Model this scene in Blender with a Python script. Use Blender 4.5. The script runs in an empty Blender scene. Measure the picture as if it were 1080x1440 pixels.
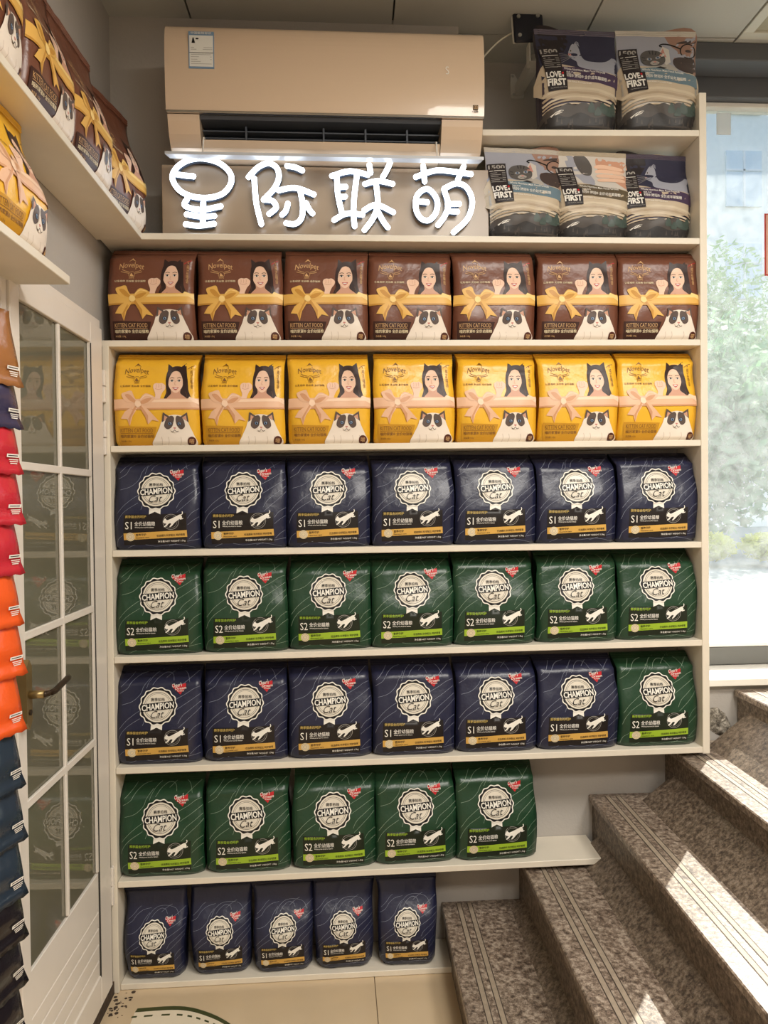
import bpy, bmesh, math, random
from mathutils import Vector, Matrix, noise
from mathutils.geometry import tessellate_polygon
C = bpy.context.scene.collection
SC = bpy.context.scene
random.seed(7)
R = math.radians
# ------------------------------------------------------------------ camera
H = 1.405
def cam_axes(yaw, pitch, roll):
    w = Vector((math.sin(yaw)*math.cos(pitch), math.cos(yaw)*math.cos(pitch), math.sin(pitch)))
    r0 = Vector((math.cos(yaw), -math.sin(yaw), 0)); u0 = r0.cross(w)
    r = r0*math.cos(roll)+u0*math.sin(roll); u = u0*math.cos(roll)-r0*math.sin(roll)
    return r, u, w
cr, cu, cw = cam_axes(.0653, -.0139, -.0117)
cd = bpy.data.cameras.new('camera'); cam = bpy.data.objects.new('camera', cd); C.objects.link(cam)
m = Matrix((cr, cu, -cw)).transposed().to_4x4(); m.translation = (0, 0, H); cam.matrix_world = m
cd.sensor_fit = 'VERTICAL'; cd.sensor_height = 36; cd.lens = 36*1063/1440; cd.clip_start = .02
SC.camera = cam
# ------------------------------------------------------------------ world, sun, lamps, exposure
SC.view_settings.view_transform = 'Standard'; SC.view_settings.look = 'None'
SC.view_settings.exposure = 0.12; SC.view_settings.gamma = 1.0; SC.view_settings.use_curve_mapping = False
SC.cycles.use_denoising = True
SC.cycles.max_bounces = 8; SC.cycles.transparent_max_bounces = 12
SC.cycles.caustics_reflective = False; SC.cycles.caustics_refractive = False
SC.cycles.sample_clamp_indirect = 6
wd = bpy.data.worlds.new('sky'); SC.world = wd; wd.use_nodes = True
nt = wd.node_tree; bg = nt.nodes['Background']
sk = nt.nodes.new('ShaderNodeTexSky'); sk.sky_type = 'NISHITA'; sk.sun_disc = False
SUN = Vector((-.63, -.816, -1)).normalized()
sk.sun_elevation = math.asin(-SUN.z); sk.sun_rotation = math.atan2(-SUN.x, -SUN.y); sk.dust_density = 3
nt.links.new(sk.outputs[0], bg.inputs[0]); bg.inputs[1].default_value = .45
def light(name, kind, loc, energy, color=(1, 1, 1), rot=(0, 0, 0), **kw):
    l = bpy.data.lights.new(name, kind); l.energy = energy; l.color = color
    for k, v in kw.items(): setattr(l, k, v)
    o = bpy.data.objects.new(name, l); o.location = loc; o.rotation_euler = rot; C.objects.link(o); return o
s = light('sun', 'SUN', (0, 0, 6), 10, (1, .95, .86), angle=.009)
s.rotation_euler = SUN.to_track_quat('-Z', 'Y').to_euler()
for lx, ly in ((.75, .5), (1.55, .4), (.5, -.9), (1.4, -.9)):
    light('ceiling_lamp', 'AREA', (lx, ly, 2.86), 31, (1, .95, .87), shape='SQUARE', size=.56)
# ------------------------------------------------------------------ helpers
K = .0223            # the shelving is turned by 1.3 degrees against the side wall and the stairs
TURN = Matrix.Translation((0, 2.2, 0)) @ Matrix.Rotation(-K, 4, 'Z') @ Matrix.Translation((0, -2.2, 0))
def turn(o): o.matrix_basis = TURN @ o.matrix_basis; return o
def tag(o, label=None, cat=None, group=None, kind=None):
    for k, v in (('label', label), ('category', cat), ('group', group), ('kind', kind)):
        if v: o[k] = v
    return o
def link(name, me, mats, parent=None, smooth=False):
    o = bpy.data.objects.new(name, me); C.objects.link(o)
    if not me.materials:
        for q in (mats if isinstance(mats, (list, tuple)) else [mats]): me.materials.append(q)
    if parent: o.parent = parent
    if smooth:
        for p in me.polygons: p.use_smooth = True
    return o
def empty(name, loc=(0, 0, 0), rz=0):
    o = bpy.data.objects.new(name, None); o.location = loc; o.rotation_euler = (0, 0, rz); o.empty_display_size = .05
    C.objects.link(o); return o
class MB:
    def __init__(s): s.b = bmesh.new()
    def box(s, x0, x1, y0, y1, z0, z1, bev=0, M=None):
        r = bmesh.ops.create_cube(s.b, size=1)
        T = Matrix.Translation(((x0+x1)/2, (y0+y1)/2, (z0+z1)/2)) @ Matrix.Diagonal((x1-x0, y1-y0, z1-z0, 1))
        bmesh.ops.transform(s.b, matrix=(M @ T) if M else T, verts=r['verts'])
        if bev:
            es = list({e for v in r['verts'] for e in v.link_edges})
            bmesh.ops.bevel(s.b, geom=es, offset=bev, segments=1, affect='EDGES')
        return s
    def cyl(s, a, b, r, n=12, r2=None):
        a, b = Vector(a), Vector(b); d = b-a
        g = bmesh.ops.create_cone(s.b, cap_ends=True, segments=n, radius1=r, radius2=r if r2 is None else r2, depth=d.length)
        bmesh.ops.transform(s.b, matrix=Matrix.Translation((a+b)/2) @ d.to_track_quat('Z', 'Y').to_matrix().to_4x4(), verts=g['verts']); return s
    def sphere(s, c, r, sc=(1, 1, 1), u=12, v=8):
        g = bmesh.ops.create_uvsphere(s.b, u_segments=u, v_segments=v, radius=r)
        bmesh.ops.transform(s.b, matrix=Matrix.Translation(c) @ Matrix.Diagonal((*sc, 1)), verts=g['verts']); return s
    def tube(s, pts, r, n=8, closed=False, flat=1):
        P = [Vector(p) for p in pts]; rings = []
        for i, p in enumerate(P):
            t = (P[(i+1) % len(P)]-P[i-1]) if (closed or 0 < i < len(P)-1) else (P[1]-P[0] if i == 0 else P[-1]-P[-2])
            t.normalize(); up = Vector((0, 1, 0)) if abs(t.y) < .9 else Vector((1, 0, 0))
            a = t.cross(up).normalized(); b = a.cross(t)
            rings.append([s.b.verts.new(p+a*r*math.cos(6.2832*k/n)+b*r*flat*math.sin(6.2832*k/n)) for k in range(n)])
        for i in range(len(P) if closed else len(P)-1):
            A, B = rings[i], rings[(i+1) % len(P)]
            for k in range(n): s.b.faces.new((A[k], A[(k+1) % n], B[(k+1) % n], B[k]))
        if not closed:
            s.b.faces.new(rings[0][::-1]); s.b.faces.new(rings[-1])
        return s
    def prism(s, prof, axis, a, b):
        def P(u, v, t): return {'X': (t, u, v), 'Y': (u, t, v), 'Z': (u, v, t)}[axis]
        A = [s.b.verts.new(P(u, v, a)) for u, v in prof]; B = [s.b.verts.new(P(u, v, b)) for u, v in prof]; n = len(prof)
        for i in range(n): s.b.faces.new((A[i], A[(i+1) % n], B[(i+1) % n], B[i]))
        s.b.faces.new(A[::-1]); s.b.faces.new(B); return s
    def mesh(s, name):
        bmesh.ops.recalc_face_normals(s.b, faces=s.b.faces)
        me = bpy.data.meshes.new(name); s.b.to_mesh(me); s.b.free(); return me
    def build(s, name, mats, parent=None, smooth=False): return link(name, s.mesh(name), mats, parent, smooth)
def box(name, d, mt, parent=None, bev=0): return MB().box(*d, bev).build(name, mt, parent)
def spl(pts, n=6, closed=False):
    P = [Vector(p) for p in pts]; out = []; N = len(P)
    for i in range(N if closed else N-1):
        g = (lambda k: P[k % N]) if closed else (lambda k: P[max(0, min(N-1, k))])
        a, b, c, d = g(i-1), g(i), g(i+1), g(i+2)
        for j in range(n):
            t = j/n; out.append(.5*(2*b+(c-a)*t+(2*a-5*b+4*c-d)*t*t+(3*b-a-3*c+d)*t**3))
    if not closed: out.append(P[-1])
    return out
# ------------------------------------------------------------------ materials
def mat(name, col, rough=.5, metal=0, bump=0, bscale=60, var=0, vscale=8, emit=0, spec=.5, coat=0, ecol=None):
    mt = bpy.data.materials.new(name); mt.use_nodes = True; n = mt.node_tree.nodes; l = mt.node_tree.links; p = n['Principled BSDF']
    p.inputs['Base Color'].default_value = (*col, 1); p.inputs['Roughness'].default_value = rough
    p.inputs['Metallic'].default_value = metal; p.inputs['Specular IOR Level'].default_value = spec
    p.inputs['Coat Weight'].default_value = coat
    if emit: p.inputs['Emission Color'].default_value = (*(ecol or col), 1); p.inputs['Emission Strength'].default_value = emit
    tc = n.new('ShaderNodeTexCoord')
    if bump:
        t = n.new('ShaderNodeTexNoise'); t.inputs['Scale'].default_value = bscale; t.inputs['Detail'].default_value = 4
        b = n.new('ShaderNodeBump'); b.inputs['Strength'].default_value = bump; b.inputs['Distance'].default_value = .01
        l.new(tc.outputs['Object'], t.inputs[0]); l.new(t.outputs[0], b.inputs['Height']); l.new(b.outputs[0], p.inputs['Normal'])
    if var:
        t = n.new('ShaderNodeTexNoise'); t.inputs['Scale'].default_value = vscale; t.inputs['Detail'].default_value = 5
        r = n.new('ShaderNodeValToRGB'); r.color_ramp.elements[0].position = .3; r.color_ramp.elements[1].position = .7
        r.color_ramp.elements[0].color = (*[c*(1-var) for c in col], 1); r.color_ramp.elements[1].color = (*[min(1, c*(1+var)) for c in col], 1)
        l.new(tc.outputs['Object'], t.inputs[0]); l.new(t.outputs[0], r.inputs[0]); l.new(r.outputs[0], p.inputs['Base Color'])
    return mt
def granite(name, dark, mid, lite, rough=.35):
    mt = mat(name, mid, rough, bump=.05, bscale=200); n = mt.node_tree.nodes; l = mt.node_tree.links
    tc = n.new('ShaderNodeTexCoord'); t = n.new('ShaderNodeTexNoise'); t.inputs['Scale'].default_value = 70; t.inputs['Detail'].default_value = 5; t.inputs['Roughness'].default_value = .8
    r = n.new('ShaderNodeValToRGB'); e = r.color_ramp.elements
    e[0].position = .38; e[0].color = (*dark, 1); e[1].position = .64; e[1].color = (*lite, 1); q = e.new(.5); q.color = (*mid, 1)
    l.new(tc.outputs['Object'], t.inputs[0]); l.new(t.outputs[0], r.inputs[0]); l.new(r.outputs[0], n['Principled BSDF'].inputs['Base Color']); return mt
def pane(name, tint, haze, hazecol, scale=0, film='ShaderNodeBsdfTranslucent'):
    mt = bpy.data.materials.new(name); mt.use_nodes = True; n = mt.node_tree.nodes; l = mt.node_tree.links; n.remove(n['Principled BSDF'])
    tr = n.new('ShaderNodeBsdfTransparent'); tr.inputs[0].default_value = (*tint, 1)
    gl = n.new('ShaderNodeBsdfGlossy'); gl.inputs['Roughness'].default_value = .02
    tl = n.new(film); tl.inputs[0].default_value = (*hazecol, 1)
    m1 = n.new('ShaderNodeMixShader'); m2 = n.new('ShaderNodeMixShader'); lw = n.new('ShaderNodeLayerWeight'); lw.inputs[0].default_value = .5; pw = n.new('ShaderNodeMath'); pw.operation = 'POWER'; pw.inputs[1].default_value = 4; fr = n.new('ShaderNodeMapRange'); fr.inputs[3].default_value = .045; fr.inputs[4].default_value = .85; l.new(lw.outputs['Facing'], pw.inputs[0]); l.new(pw.outputs[0], fr.inputs[0])
    l.new(tr.outputs[0], m1.inputs[1]); l.new(tl.outputs[0], m1.inputs[2]); m1.inputs[0].default_value = haze
    if scale:
        tc = n.new('ShaderNodeTexCoord'); t = n.new('ShaderNodeTexNoise'); t.inputs['Scale'].default_value = scale; t.inputs['Detail'].default_value = 8; t.inputs['Roughness'].default_value = .75
        mp = n.new('ShaderNodeMapRange'); mp.inputs[1].default_value = .35; mp.inputs[2].default_value = .7; mp.inputs[3].default_value = haze*.55; mp.inputs[4].default_value = haze*1.5
        l.new(tc.outputs['Object'], t.inputs[0]); l.new(t.outputs[0], mp.inputs[0]); l.new(mp.outputs[0], m1.inputs[0])
    l.new(fr.outputs[0], m2.inputs[0]); l.new(m1.outputs[0], m2.inputs[1]); l.new(gl.outputs[0], m2.inputs[2]); l.new(m2.outputs[0], n['Material Output'].inputs[0]); return mt
def leafy(mt, k=.5):
    n = mt.node_tree.nodes; l = mt.node_tree.links; p = n['Principled BSDF']; t = n.new('ShaderNodeBsdfTranslucent'); x = n.new('ShaderNodeMixShader'); x.inputs[0].default_value = k
    src = p.inputs['Base Color'].links[0].from_socket; l.new(src, t.inputs[0]); l.new(p.outputs[0], x.inputs[1]); l.new(t.outputs[0], x.inputs[2]); l.new(x.outputs[0], n['Material Output'].inputs[0]); return mt
def S(r, g, b):      # sRGB 0-255 to linear
    f = lambda c: (c/255/12.92) if c <= 10 else ((c/255+.055)/1.055)**2.4
    return (f(r), f(g), f(b))
M = dict(
 wall=mat('wall_plaster', S(180, 174, 167), .85, bump=.12, bscale=120, var=.05, vscale=3),
 ceil=mat('ceiling_tile', S(190, 190, 184), .9, bump=.05, bscale=150),
 grid=mat('ceiling_grid', S(70, 70, 70), .7), lightgrid=mat('panel_frame', S(210, 208, 196), .5),
 board=mat('cream_laminate', S(226, 217, 200), .45, bump=.03, bscale=90, var=.03, vscale=12),
 upvc=mat('white_upvc', S(230, 222, 212), .35, var=.03, vscale=5), seam=mat('dark_seam', S(50, 46, 42), .8),
 tile=mat('floor_tile', S(206, 184, 152), .22, var=.04, vscale=5), grout=mat('grout', S(130, 112, 90), .9),
 champagne=mat('champagne_gloss', S(216, 192, 166), .26, coat=.3, spec=.3), chrome=mat('chrome', S(215, 210, 205), .15, 1),
 duct=mat('duct_black', S(26, 29, 36), .6), vane=mat('vane_grey', S(70, 75, 84), .5), defl=mat('deflector_white', S(190, 194, 200), .35),
 black=mat('black_plastic', S(24, 26, 38), .45), steelw=mat('white_steel', S(215, 212, 204), .4), screw=mat('screw_steel', S(190, 190, 185), .3, .8),
 paper=mat('paper_white', S(232, 232, 226), .6), ink=mat('ink_dark', S(40, 38, 38), .6), blue=mat('label_blue', S(120, 150, 180), .5),
 brass=mat('antique_brass', S(150, 128, 84), .35, .7), brassd=mat('dark_brass', S(62, 48, 34), .4, .6),
 acrylic=mat('sign_panel', S(146, 126, 104), .3, var=.06, vscale=9, spec=.5), neon=mat('neon_white', S(235, 242, 255), .4, emit=4.5, ecol=(.80, .90, 1)),
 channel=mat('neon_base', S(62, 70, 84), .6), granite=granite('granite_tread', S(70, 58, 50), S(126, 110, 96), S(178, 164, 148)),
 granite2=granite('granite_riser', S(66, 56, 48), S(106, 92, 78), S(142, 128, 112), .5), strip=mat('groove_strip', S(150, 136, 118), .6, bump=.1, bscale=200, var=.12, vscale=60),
 groove=mat('groove_dark', S(70, 60, 52), .8), wframe=mat('window_frame_grey', S(104, 104, 100), .5), beam=mat('beam_grey', S(92, 94, 98), .6),
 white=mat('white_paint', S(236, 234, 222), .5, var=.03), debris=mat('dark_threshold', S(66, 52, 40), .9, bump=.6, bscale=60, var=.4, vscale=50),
 stone=mat('beige_stone', S(196, 178, 148), .7, bump=.2, bscale=60, var=.12, vscale=30), cement=granite('bare_cement', S(70, 64, 56), S(128, 120, 108), S(190, 182, 168), .8),
 steel=mat('mending_plate', S(120, 108, 92), .5, .6), cable=mat('white_cable', S(220, 214, 200), .5),
 dglass=pane('door_glass', S(150, 148, 130), .7, S(130, 126, 106), 0, 'ShaderNodeBsdfDiffuse'), wglass=pane('window_glass', (.97, .985, .98), .10, (.93, .97, .96), 22),
 decalw=mat('decal_white', S(226, 214, 190), .3), decalg=mat('decal_green', S(64, 70, 38), .4), void=mat('corridor_wall', S(120, 116, 98), .9),
)
def dec(name, r, g, b, rough=.4, metal=0): M[name] = mat(name, S(r, g, b), rough, metal, spec=.35)
# ------------------------------------------------------------------ flat artwork: drawn in (u, v), then laid on a curved front
_tx = {}
def text_mesh(body, bold=0, shear=0):
    k = (body, bold, shear)
    if k not in _tx:
        c = bpy.data.curves.new('lettering', 'FONT'); c.body = body; c.size = 1; c.resolution_u = 2; c.offset = bold; c.shear = shear
        o = bpy.data.objects.new('lettering', c); C.objects.link(o)
        dg = bpy.context.evaluated_depsgraph_get(); me = o.evaluated_get(dg).to_mesh(); me.calc_loop_triangles()
        V = [(v.co.x, v.co.y) for v in me.vertices]; F = [tuple(t.vertices) for t in me.loop_triangles]
        o.evaluated_get(dg).to_mesh_clear(); bpy.data.objects.remove(o); bpy.data.curves.remove(c)
        xs = [v[0] for v in V] or [0, 1]; ys = [v[1] for v in V] or [0, 1]
        _tx[k] = (V, F, min(xs), max(xs), min(ys), max(ys))
    return _tx[k]
class Art:
    """collects coloured shapes in picture units (x right, y down) inside the rectangle x0..x1, y0..y1"""
    def __init__(s, x0, x1, ytop, ybot): s.r = (x0, x1, ytop, ybot); s.big = []; s.small = []; s.lay = 0; s.boxes = []; s.split = 10**6
    def uv(s, p): x0, x1, t, b = s.r; return ((p[0]-x0)/(x1-x0), (b-p[1])/(b-t))
    def add(s, V, F, mt, small, lev=None, lift=0):
        s.lay += 1; U = [s.uv(p) for p in V]; e = .004
        bb = (min(p[0] for p in U)-e, max(p[0] for p in U)+e, min(p[1] for p in U)-e, max(p[1] for p in U)+e)
        if lev is None: lev = 1+max([q[4] for q in s.boxes if q[0] < bb[1] and bb[0] < q[1] and q[2] < bb[3] and bb[2] < q[3]] or [0])+lift
        s.boxes.append((*bb, lev)); (s.small if small else s.big).append((U, F, mt, s.lay, lev))
    def poly(s, pts, mt, small=False):
        P = [Vector((p[0], p[1], 0)) for p in pts]; s.add([(p.x, p.y) for p in P], [tuple(t) for t in tessellate_polygon([P])], mt, small)
    def blob(s, pts, mt, n=5, small=False): s.poly(spl([(p[0], p[1], 0) for p in pts], n, True), mt, small)
    def ell(s, cx, cy, rx, ry, mt, n=20, small=True, rot=0):
        s.poly([(cx+rx*math.cos(t)*math.cos(rot)-ry*math.sin(t)*math.sin(rot), cy+rx*math.cos(t)*math.sin(rot)+ry*math.sin(t)*math.cos(rot)) for t in [6.2832*i/n for i in range(n)]], mt, small)
    def disc(s, cx, cy, r, mt, n=84, f=None): s.poly([(cx+r*(f(t) if f else 1)*math.cos(t), cy+r*(f(t) if f else 1)*math.sin(t)) for t in [6.2832*i/n for i in range(n)]], mt)
    def ring(s, cx, cy, r0, r1, mt, n=48, f=None):
        V = []; F = []
        for i in range(n):
            t = 6.2832*i/n; k = f(t) if f else 1
            V += [(cx+r0*k*math.cos(t), cy+r0*k*math.sin(t)), (cx+r1*k*math.cos(t), cy+r1*k*math.sin(t))]; a = 2*i; b = 2*((i+1) % n); F += [(a, a+1, b+1), (a, b+1, b)]
        s.add(V, F, mt, True)
    def line(s, pts, w, mt, smooth=4, lev=None):
        P = spl([(p[0], p[1], 0) for p in pts], smooth) if smooth and len(pts) > 2 else [Vector((p[0], p[1], 0)) for p in pts]
        V = []; F = []
        for i, p in enumerate(P):
            t = (P[min(i+1, len(P)-1)]-P[max(i-1, 0)]).normalized(); nn = Vector((-t.y, t.x, 0))*w/2; V += [(p+nn)[:2], (p-nn)[:2]]
            if i: a = 2*i; F += [(a-2, a-1, a+1), (a-2, a+1, a)]
        s.add(V, F, mt, True, lev)
    def text(s, body, x0, x1, ytop, ybot, mt, bold=.0, shear=0, rot=0, arch=0):
        V, F, a, b, c, d = text_mesh(body, bold, shear); cx, cy = (x0+x1)/2, (ytop+ybot)/2; out = []
        for x, y in V:
            X = x0+(x-a)/(b-a)*(x1-x0)-cx; Y = ybot-(y-c)/(d-c)*(ybot-ytop)-cy
            Y += arch*(X/((x1-x0)/2))**2
            out.append((cx+X*math.cos(rot)-Y*math.sin(rot), cy+X*math.sin(rot)+Y*math.cos(rot)))
        s.add(out, F, mt, True, None, 2)
    def mesh(s, name, surf, gu=18, gv=18, off=.0006, step=.0002, only=None, vs=1):
        keys = []; bm = bmesh.new()
        def mi(k):
            if k not in keys: keys.append(k)
            return keys.index(k)
        L = [q for q in s.big+s.small if only is None or only(q[3])]
        for V, F, mt, lay, lev in L:
            vs_ = [bm.verts.new((u, v, lev)) for u, v in V]
            for f in F:
                try: bm.faces.new([vs_[i] for i in f]).material_index = mi(mt)
                except ValueError: pass
        for ax, n in ((0, gu), (1, gv)):
            for k in range(1, n):
                co = [0, 0, 0]; no = [0, 0, 0]; co[ax] = k/n; no[ax] = 1
                bmesh.ops.bisect_plane(bm, geom=bm.verts[:]+bm.edges[:]+bm.faces[:], dist=1e-5, plane_co=co, plane_no=no)
        for v in bm.verts:
            p, n = surf(v.co.x, v.co.y*vs); v.co = p+n*(off+step*v.co.z)
        bm.normal_update()
        me = bpy.data.meshes.new(name)
        for f in bm.faces:
            f.smooth = True
            c = f.calc_center_median()
            if f.normal.y > 0: f.normal_flip()
        bm.to_mesh(me); bm.free()
        for k in keys: me.materials.append(M[k])
        return me
# ------------------------------------------------------------------ bags
def sm(t): t = max(0, min(1, t)); return t*t*(3-2*t)
class Bag:
    def __init__(s, W, H, D, seed, taper=0, lean=.055, bulge=.007, wob=.0035, round=.02, topw=None, crease=None):
        s.__dict__.update(W=W, H=H, D=D, seed=seed, taper=taper, lean=lean, bulge=bulge, wob=wob, round=round, crease=crease)
        rr = random.Random(seed); s.ph = [rr.uniform(0, 6) for _ in range(4)]
    def width(s, v): return s.W*(1+s.taper*(v-.5)-.035*sm((v-.55)/.3)*(1-sm((v-.85)/.15))*abs(math.sin(s.ph[0]))-.03*(1-sm(v/.05)))
    def yf(s, v): return -s.bulge*math.sin(math.pi*min(1, v/.75))+s.back(v)+.008*(1-sm(v/.05))
    def back(s, v):
        if not s.crease: return s.lean*sm((v-.35)/.62)
        return s.lean*(.22*sm((v-.3)/.6)+.78*max(0, (v-s.crease)/(1-s.crease))**.9)
    def yb(s, v): return max(s.D*(1-.06*v)+(s.lean+.004-s.D*.94)*sm((v-.45)/.5), s.yf(v)+.004)
    def front(s, u, v):
        x = (u-.5)*s.width(v)+.004*math.sin(v*7+s.ph[1])*v
        e = abs(2*u-1); y = s.yf(v)+s.round*(e**7)*max(.05, 1-v)
        y += s.wob*noise.noise(Vector((u*3.2+s.seed*3.1, v*3.6, s.seed*1.7)))*(1+.4*math.sin(9*v+s.ph[2]))
        q = u*math.cos(s.ph[0])+v*math.sin(s.ph[0]); y += .0016*noise.noise(Vector((u*9+s.seed, v*9, 4.2)))-.0035*abs(noise.noise(Vector((q*3+s.seed, (u-v)*2.2, 7.7))))*sm(v/.2)
        return Vector((x, y, v*s.H))
    def surf(s, u, v):
        e = .004; p = s.front(u, v); n = (s.front(u+e, v)-s.front(u-e, v)).cross(s.front(u, v+e)-s.front(u, v-e)).normalized(); n = n if n.y < 0 else -n; return p, (n+Vector((0, -1.5, 0))).normalized()
    def body(s, name, v1=.955):
        NV, NU = 22, 14; rings = []; bm = bmesh.new()
        for j in range(NV+1):
            v = v1*j/NV; ring = [s.front(i/NU, v) for i in range(NU+1)]
            w = s.width(v)/2; xo = .004*math.sin(v*7+s.ph[1])*v; b = s.yb(v); f1 = ring[-1].y; f0 = ring[0].y; g = .016*math.sin(min(1, max(0, v-.08)/.5)*1.57)*(1-sm((v-.7)/.3))
            for k, t in ((0, .33), (1, .5), (2, .67)): ring.append(Vector((w+xo-(g if k == 1 else g*.5), f1+(b-f1)*t, v*s.H)))
            for i in range(6): ring.append(Vector((xo+w*(1-2*i/5)*.99, b+.002*math.sin(i*2+s.ph[3]), v*s.H)))
            for k, t in ((0, .67), (1, .5), (2, .33)): ring.append(Vector((-w+xo+(g if k == 1 else g*.5), f0+(b-f0)*t, v*s.H)))
            rings.append([bm.verts.new(p) for p in ring])
        n = len(rings[0])
        for j in range(NV):
            for k in range(n): bm.faces.new((rings[j][k], rings[j][(k+1) % n], rings[j+1][(k+1) % n], rings[j+1][k]))
        bm.faces.new(rings[0][::-1]); bm.faces.new(rings[-1])
        me = bpy.data.meshes.new(name)
        for f in bm.faces: f.smooth = True
        bm.to_mesh(me); bm.free(); return me
    def seal(s, name, v0=.95):
        bm = bmesh.new(); N = 12; J = 6; A = []; B = []
        for j in range(J+1):
            v = v0+(1-v0)*j/J; rg = .0012*(j % 2)
            A.append([bm.verts.new(s.front(i/N, v)+Vector((0, -.0012-rg, 0))) for i in range(N+1)])
            B.append([bm.verts.new(Vector((s.front(i/N, v).x, max(s.yb(v), s.front(i/N, v).y)+.0015+rg, v*s.H))) for i in range(N+1)])
        for j in range(J):
            for i in range(N):
                bm.faces.new((A[j][i], A[j][i+1], A[j+1][i+1], A[j+1][i])); bm.faces.new((B[j][i+1], B[j][i], B[j+1][i], B[j+1][i+1]))
            bm.faces.new((A[j+1][0], B[j+1][0], B[j][0], A[j][0])); bm.faces.new((A[j][N], B[j][N], B[j+1][N], A[j+1][N]))
        for i in range(N):
            bm.faces.new((A[J][i], A[J][i+1], B[J][i+1], B[J][i])); bm.faces.new((A[0][i+1], A[0][i], B[0][i], B[0][i+1]))
        me = bpy.data.meshes.new(name); bm.to_mesh(me); bm.free(); return me
# ------------------------------------------------------------------ print colours
for a in (('silver', 224, 216, 200, .28), ('silver_bright', 240, 236, 226, .28), ('ink', 22, 20, 22), ('panel', 32, 26, 24), ('panel_green', 28, 36, 22), ('gold', 214, 168, 84), ('lime', 158, 190, 52),
          ('white', 236, 232, 224), ('cream', 228, 212, 176), ('heart', 196, 40, 48), ('line_navy', 140, 146, 164), ('line_green', 146, 166, 146), ('yellowtext', 204, 176, 96),
          ('ribbon', 226, 178, 92), ('ribbon_d', 196, 142, 62), ('ribbon_l', 244, 210, 136), ('pink', 228, 184, 150), ('pink_d', 206, 152, 112), ('pink_l', 242, 208, 178),
          ('hair', 52, 34, 30), ('hair_l', 84, 56, 44), ('skin', 236, 198, 172), ('skin_d', 206, 156, 130), ('lip', 190, 82, 84), ('fur', 236, 224, 210), ('fur_d', 204, 188, 172), ('mask', 92, 78, 72), ('mask_d', 62, 52, 50),
          ('eyeblue', 110, 140, 176), ('nose', 202, 140, 128), ('goldtext', 214, 172, 120), ('browntext', 128, 88, 40), ('seal', 92, 48, 34), ('brown_shade', 62, 34, 26), ('yellow_shade', 196, 142, 36),
          ('purple', 74, 58, 84), ('teal', 108, 130, 142), ('olive', 96, 84, 66), ('photo_dark', 52, 52, 72), ('photo_grey', 162, 164, 176), ('photo_pale', 206, 200, 192), ('tabby', 92, 88, 86), ('tabby_d', 48, 46, 48), ('tabby_l', 178, 172, 164),
          ('beard', 72, 60, 58), ('manskin', 158, 124, 108), ('sand', 196, 180, 156), ('sand_d', 178, 160, 136), ('sand_l', 208, 194, 170), ('mount', 78, 72, 68), ('mount_d', 52, 50, 50), ('mount_g', 70, 84, 78), ('tag', 44, 38, 40), ('greytext', 168, 164, 158)):
    dec(*a)
def plastic(name, col, rough=.32, b=.4):
    M[name] = mat(name, S(*col), rough, bump=b, bscale=18, spec=.5, var=.06, vscale=6)
plastic('bag_navy', (32, 35, 60)); plastic('bag_green', (28, 62, 40)); plastic('bag_brown', (114, 70, 52)); plastic('bag_yellow', (236, 182, 50)); plastic('bag_purple', (84, 76, 92)); plastic('bag_teal', (196, 190, 180)); plastic('bag_olive', (186, 174, 154))
plastic('pack_gold', (160, 106, 62), .25); plastic('pack_navy', (58, 54, 84), .25); plastic('pack_red', (196, 40, 56), .25); plastic('pack_orange', (236, 92, 34), .25); plastic('pack_slate', (40, 52, 66), .22); plastic('pack_black', (28, 24, 30), .22)
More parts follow.
